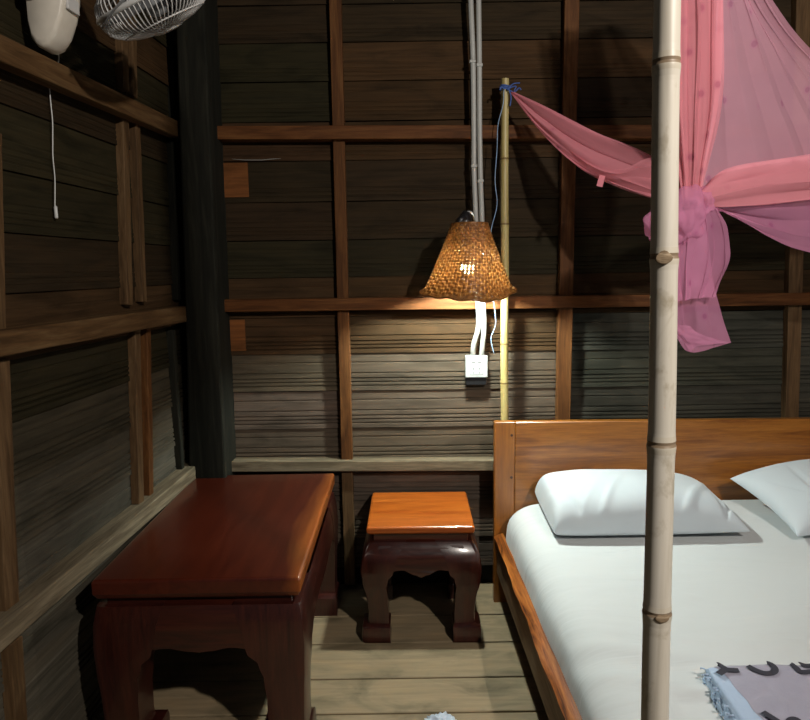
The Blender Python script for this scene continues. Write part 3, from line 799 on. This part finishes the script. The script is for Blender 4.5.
# three wires tie the shade to the socket
mb = MB(); hub = V((lc.x, YL, lc.z + hgt * .9))
for k in range(3): mb.tube([hub, shade(2 * PI * k / 3 + .4, .97, -.001)], .0018, 6)
mb.build('shade_wire', M['black'], lamp)
bz = onY(467, 268, YL).z
for nm, prof, mt_ in (('bulb_neck', ((.085, .013), (.055, .014), (.04, .022), (.012, .0265)), M['white']), ('bulb', ((.012, .0265), (.0, .0275), (-.012, .025), (-.020, .018), (-.025, .008), (-.026, .001)), M['bulb'])):
    mb = MB(); mb.loft([[V((lc.x + r * math.cos(q), YL + r * math.sin(q), bz + z)) for q in [2 * PI * k / 20 for k in range(20)]] for z, r in prof])
    mb.build(nm, mt_, lamp, smooth=True)

# ------------------------------------------------------------------ wall fan
fb = left.px(68, 51, .13)                       # bottom of the body
def LW(s, d, z): return left.m @ V((s, d, z))
print('fan', fb, LW(fb.x, .12, fb.y))
fan = empty('wall_fan', Matrix.Translation(LW(fb.x, .075, fb.y))); tag(fan, 'white wall fan with wire guard high on the left wall', 'fan')
mb = MB(); s0 = fb.x; secs = []
prof = [(.045, .30), (.045, .06), (.052, .02), (.066, .003), (.082, .0), (.098, .006), (.122, .035), (.142, .08), (.155, .13), (.16, .20), (.16, .30)]
for ds, ins in ((-.044, .10), (-.040, .03), (-.03, .0), (.03, .0), (.040, .03), (.044, .10)):
    secs.append([LW(s0 + ds, d + (.1 - d) * ins, fb.y + z + (.2 - z) * ins) for d, z in prof])
mb.loft(secs); mb.build('body', M['cream'], fan, auto=60)
mb = MB(); mb.box(LW(s0 - .04, .0, fb.y + .12) * 0 + V((-.03, .045, .12)), V((.06, .08, .3)), mt=left.m @ Matrix.Translation((s0, 0, fb.y))); mb.build('wall_bracket', M['cream'], fan, bevel=.004)
mb = MB(); mb.box((-.028, .150, .10), (.028, .1575, .135), mt=left.m @ Matrix.Translation((s0, 0, fb.y))); mb.build('control_panel', M['grille'], fan, bevel=.002)
# head
hc = onY(152, -2, 1.9); vd = ray(150, 5).normalized(); axd = ((RT - vd * RT.dot(vd)).normalized() * .50 - (UP - vd * UP.dot(vd)).normalized() * .86 - vd * .06).normalized(); e1 = axd.cross(V((0, 1, 0))).normalized(); e2 = axd.cross(e1).normalized(); R = .158
HP = lambda r, th, h: hc + axd * h + (e1 * math.cos(th) + e2 * math.sin(th)) * r
mo = hc - axd * .09
mb = MB(); mb.tube([hc - axd * .19, hc - axd * .185, hc - axd * .10, hc - axd * .055, hc - axd * .045], [.03, .055, .066, .06, .03], 20); mb.build('motor_housing', M['cream'], fan, smooth=True)
arm0 = LW(s0 + .0, .15, fb.y + .30); mb = MB(); mb.tube(catmull([arm0 + V((-.03, 0, .0)), arm0 + V((.03, 0, .06)), hc - axd * .19 + V((-.02, 0, .03)), hc - axd * .15], 14), .022, 12); mb.build('arm', M['cream'], fan, smooth=True)
gp = [(R, 0), (R * .995, .018), (R * .93, .042), (R * .75, .062), (R * .5, .075), (R * .28, .08)]
gb = [(R, 0), (R * .99, -.015), (R * .93, -.035), (R * .75, -.052), (R * .5, -.062), (R * .28, -.066)]
for nm, prof, cnt in (('front_guard', gp, 72), ('rear_guard', gb, 56)):
    mb = MB()
    for k in range(cnt):
        th = 2 * PI * k / cnt; mb.tube(catmull([HP(r, th + .35 * (1 - r / R), h) for r, h in prof], 9), .0019, 5)
    for r, h in (prof[5], prof[3]): mb.tube([HP(r, 2 * PI * k / 48, h) for k in range(49)], .0024, 6)
    if nm == 'front_guard':
        mb.tube([HP(0, 0, .078), HP(0, 0, .084), HP(0, 0, .088)], [R * .28, R * .27, R * .15], 24)
    mb.build(nm, M['grille'], fan, smooth=True)
mb = MB(); mb.tube([HP(R, 2 * PI * k / 64, 0) for k in range(65)], .0075, 8); mb.build('guard_ring', M['white'], fan, smooth=True)
mb = MB(); mb.tube([HP(0, 0, -.05), HP(0, 0, .03), HP(0, 0, .045)], [.034, .034, .018], 18); mb.build('hub', M['smoke'], fan, smooth=True)
for k in range(3):
    th0 = 2 * PI * k / 3; mb = MB(); rows = []
    for i in range(9):
        r = .03 + (.178 - .03) * i / 8; wd_ = .55 * math.sin(PI * (.25 + .6 * i / 8)) + .25
        rows.append([HP(r, th0 + wd_ * (j / 6 - .5) * 1.5, .018 * (j / 6 - .5) * 2) for j in range(7)])
    mb.grid(rows); o = mb.build('blade', M['smoke'], fan, smooth=True); sdf = o.modifiers.new('s', 'SOLIDIFY'); sdf.thickness = .002
# pull cord: leaves the body, passes behind the rail and hangs free
c0 = left.px(50.5, 84, .02); c1 = left.px(55.5, 207, .02)
cp = [LW(s0 + .0, .10, fb.y + .02), LW(c0.x, .05, fb.y - .0), LW(c0.x, .018, fb.y - .03), LW(c0.x, .016, c0.y)]
cp += [LW(c0.x + (c1.x - c0.x) * u + .003 * math.sin(u * 14), .020, c0.y + (c1.y - c0.y) * u) for u in (.15, .3, .45, .6, .75, .9, 1)]
mb = MB(); mb.tube(catmull(cp, 70), .0017, 6); pc = mb.build('pull_cord', M['white'], fan, smooth=True)
mb = MB(); e = LW(c1.x, .020, c1.y); mb.tube([e + V((0, 0, .004)), e, e - V((0, 0, .03)), e - V((0, 0, .033))], [.002, .0048, .0052, .004], 10); mb.build('pull', M['white'], pc, smooth=True)

# ------------------------------------------------------------------ mosquito net
def net_d(x, y, d, swag):
    if swag: return 2.2 + (d - 1.17) * .368
    return 2.2 + (d - 1.17) - max(0, 190 - y) / 280 * .08
kn = onY(692, 203, 2.2)
net = empty('mosquito_net', Matrix.Translation(kn)); tag(net, 'pink mosquito net gathered in a knot above the bed beside the thick bamboo pole', 'mosquito net')
def cloth(name, rows_px, mat, nu=70, nv=50, pleat=0, pf=6, seed=0, fan_=None, part=True):
    """rows_px: curves of (x, y, depth); swept across v; pleats fold the sheet over itself"""
    pleat *= 1.8; sw = name.startswith('swag'); curves = [catmull([onY(x, y, net_d(x, y, d, sw)) for x, y, d in r], nu) for r in rows_px]; grid = []
    cols = [catmull([c[i] for c in curves], nv) for i in range(nu)]
    for j in range(nv):
        row = []
        for i in range(nu):
            p = cols[i][j].copy(); u, v = i / (nu - 1), j / (nv - 1)
            a = cols[min(i + 1, nu - 1)][j] - cols[max(i - 1, 0)][j]; b = cols[i][min(j + 1, nv - 1)] - cols[i][max(j - 1, 0)]
            nrm = a.cross(b)
            if nrm.length > 1e-9: nrm.normalize()
            if nrm.y > 0: nrm = -nrm
            an = a.normalized() if a.length > 1e-9 else V((0, 0, 0)); bn = b.normalized() if b.length > 1e-9 else V((0, 0, 0))
            am = pleat * (fan_(u, v) if fan_ else 1); ph = pf * 2 * PI * v + 1.6 * nz((v * 4, u * 1.2, seed), 1, seed)
            p += nrm * am * math.sin(ph) + bn * am * .8 * math.sin(2 * ph + .6) + nrm * .012 * nz((u * 4, v * 4, seed), 1, seed) * (1 if am else .5)
            row.append(p)
        grid.append(row)
    mb = MB(); mb.grid(grid); return mb.build(name, mat, net, smooth=True, fix=False)
env = lambda u, v: math.sin(PI * min(1, max(0, u))) ** .5
# left swag: front and back layers and a doubled lower hem
up_ = [(511, 91, 2.80), (545, 106, 2.5), (600, 133, 2.0), (655, 157, 1.45), (688, 194, 1.19)]
lo_ = [(511, 93, 2.80), (541, 131, 2.47), (575, 163, 2.0), (612, 183, 1.7), (655, 198, 1.36), (690, 208, 1.18)]
mi_ = [(511, 92, 2.80), (543, 119, 2.46), (590, 150, 1.95), (655, 178, 1.36), (689, 201, 1.17)]
mib = [(511, 92, 2.81), (543, 119, 2.52), (590, 150, 2.08), (655, 178, 1.48), (689, 201, 1.20)]
cloth('swag', [up_, mi_, lo_], M['net'], pleat=.005, pf=1.5, seed=1, fan_=env)
cloth('swag_back_layer', [up_, mib, lo_], M['net'], pleat=.005, pf=2, seed=2, fan_=env)
cloth('swag_hem', [[(511, 92, 2.80), (549, 130, 2.43), (585, 160, 1.93), (620, 170, 1.6), (655, 158, 1.36), (689, 196, 1.16)], [(x, y + .5, d - .004) for x, y, d in lo_]], M['net'], pleat=.003, pf=1, seed=3, fan_=env)
# tag hanging on the swag
tg = onY(602, 177, net_d(0, 0, 1.72, True)); mb = MB(); mb.box((-.011, -.001, -.034), (.011, .001, .006), mt=Matrix.Translation(tg) @ Matrix.Rotation(.25, 4, 'Y')); mb.build('fabric_tag', M['net'], net)
# gathered vertical bunch above the knot (several layers)
fb_ = lambda u, v: .4 + .6 * math.sin(PI * u)
for k in range(2):
    cloth('gathered_fold', [[(664 + 3 * k, -90, 1.12 + .03 * k), (664 + 2 * k, 0, 1.14 + .03 * k), (668, 110, 1.15 + .02 * k), (683, 200, 1.16)],
                            [(690, -90, 1.08 + .06 * k), (691, 0, 1.10 + .06 * k), (690, 110, 1.12 + .04 * k), (690, 200, 1.15)],
                            [(716 + 4 * k, -90, 1.14 + .03 * k), (718 + 3 * k, 0, 1.16 + .03 * k), (714 + 3 * k, 110, 1.17 + .02 * k), (698, 198, 1.17)]], M['net'], nu=60, nv=60, pleat=.007, pf=4 + k, seed=5 + k, fan_=fb_)
# large single sheet fanning out to the right
cloth('canopy_sheet', [[(706, -90, 1.17), (708, 0, 1.18), (704, 110, 1.19), (696, 192, 1.18)],
                       [(722, -90, 1.18), (740, 0, 1.22), (765, 95, 1.28), (790, 172, 1.32)],
                       [(727, -90, 1.19), (752, 0, 1.25), (800, 75, 1.36), (855, 158, 1.46)],
                       [(735, -80, 1.20), (772, 2, 1.28), (846, 76, 1.46), (975, 112, 1.70)]], M['net_thin'], nu=80, nv=110, pleat=.006, pf=6, seed=9, fan_=lambda u, v: .3 + .7 * u)
# doubled band from the knot to the right
cloth('band', [[(697, 196, 1.15), (722, 170, 1.16), (765, 160, 1.20), (812, 153, 1.26), (900, 140, 1.4), (985, 104, 1.72)], [(697, 200, 1.13), (722, 190, 1.13), (765, 180, 1.17), (812, 177, 1.23), (900, 168, 1.37), (985, 104, 1.72)], [(697, 204, 1.15), (722, 205, 1.16), (765, 203, 1.2), (812, 198, 1.26), (900, 190, 1.4), (985, 104, 1.72)]], M['net'], pleat=.004, pf=2, seed=12, fan_=lambda u, v: .3 + u)
cloth('band_back_layer', [[(697, 196, 1.16), (722, 172, 1.19), (765, 162, 1.24), (812, 155, 1.30), (900, 142, 1.44), (985, 104, 1.72)], [(697, 204, 1.16), (722, 206, 1.18), (765, 204, 1.23), (812, 199, 1.29), (900, 192, 1.43), (985, 104, 1.72)]], M['net'], pleat=.004, pf=2, seed=13, fan_=lambda u, v: .3 + u)
cloth('lower_drape', [[(700, 203, 1.17), (730, 205, 1.20), (770, 203, 1.25), (812, 196, 1.32), (900, 188, 1.46), (985, 104, 1.72)], [(700, 204, 1.17), (730, 213, 1.20), (770, 225, 1.25), (812, 232, 1.32), (900, 236, 1.46), (985, 104, 1.72)], [(700, 205, 1.17), (728, 213, 1.19), (770, 238, 1.24), (812, 252, 1.31), (900, 268, 1.45), (985, 104, 1.72)]], M['net_tail'], pleat=.004, pf=2, seed=14, fan_=lambda u, v: .2 + u)
# knot lobes
def lobe(cx, cy, Y, rx, rz, ry, seed):
    Y += 1.03; mb = MB(); c = onY(cx, cy, Y); k = Y / F_PX / .99; ry *= 1.8
    mb.sphere(c, (rx * k, ry, rz * k), 40, 28, lambda p, d: p + d * 1.8 * (.0045 * math.sin(7 * math.atan2(d.x, d.z + .9) + 3 * nz(d, 1.2, seed)) + .009 * nz(d, 1.6, seed)) * (1 - abs(d.y) * .3))
    mb.build('knot_lobe', M['net_tail'], net, smooth=True)
lobe(684, 214, 1.15, 22, 27, .034, 1); lobe(656, 224, 1.15, 10, 15, .020, 2); lobe(700, 203, 1.15, 12, 13, .02, 3); lobe(668, 210, 1.16, 16, 20, .024, 4)
# hanging tail: back layer with a hem, ruffled front layer
cloth('tail_back_layer', [[(668, 215, 1.17), (666, 270, 1.18), (672, 330, 1.18)], [(690, 212, 1.18), (690, 280, 1.19), (690, 352, 1.19)], [(706, 212, 1.18), (714, 280, 1.19), (729, 343, 1.19)]], M['net_tail'], pleat=.004, pf=2, seed=20, fan_=lambda u, v: u)
cloth('tail_fold', [[(672, 330, 1.18), (676, 325, 1.17), (690, 326, 1.165)], [(682, 340, 1.185), (686, 338, 1.175), (700, 334, 1.17)], [(690, 352, 1.19), (700, 346, 1.18), (729, 343, 1.175)]], M['net_tail'], nu=30, nv=30, seed=22)
cloth('tail', [[(672, 212, 1.15), (668, 260, 1.15), (676, 302, 1.155)], [(688, 210, 1.13), (684, 262, 1.135), (684, 300, 1.14)], [(704, 208, 1.14), (706, 260, 1.145), (700, 298, 1.15)], [(716, 208, 1.15), (728, 232, 1.16), (727, 262, 1.165), (714, 297, 1.16)]], M['net_tail'], nu=60, nv=70, pleat=.006, pf=3.5, seed=21, fan_=lambda u, v: .5 + .5 * u)

# ------------------------------------------------------------------ cloth scrap on the floor
sc_ = onZ(441, 726, .02); mb = MB()
mb.sphere(sc_, (.05, .045, .022), 40, 26, lambda p, d: p + d * (.022 * nz(d, 3.1, 1) + .02 * abs(nz(d, 6, 2)) - .004))
for v_ in range(len(mb.v)):
    x, y, z = mb.v[v_]; mb.v[v_] = (x, y, max(z, .0015))
o = mb.build('cloth', M['scrap'], smooth=True); at(o, (sc_.x, sc_.y, 0)); tag(o, 'small crumpled bluish-white cloth on the floor boards between table and bed', 'cloth')

# ------------------------------------------------------------------ light
def point(name, loc, power, col, r):
    d = bpy.data.lights.new(name, 'POINT'); d.energy = power; d.color = col; d.shadow_soft_size = r
    o = bpy.data.objects.new(name, d); C.objects.link(o); o.location = loc; return o
point('room_bulb', (1.35, -.5, 2.75), 300, (1, .91, .82), .05)
w = bpy.data.worlds.new('world'); bpy.context.scene.world = w; w.use_nodes = True
w.node_tree.nodes['Background'].inputs[0].default_value = (.85, .92, 1, 1); w.node_tree.nodes['Background'].inputs[1].default_value = .04
vs = bpy.context.scene.view_settings; vs.view_transform = 'Standard'; vs.look = 'None'; vs.gamma = 1; vs.exposure = 0; vs.use_curve_mapping = False
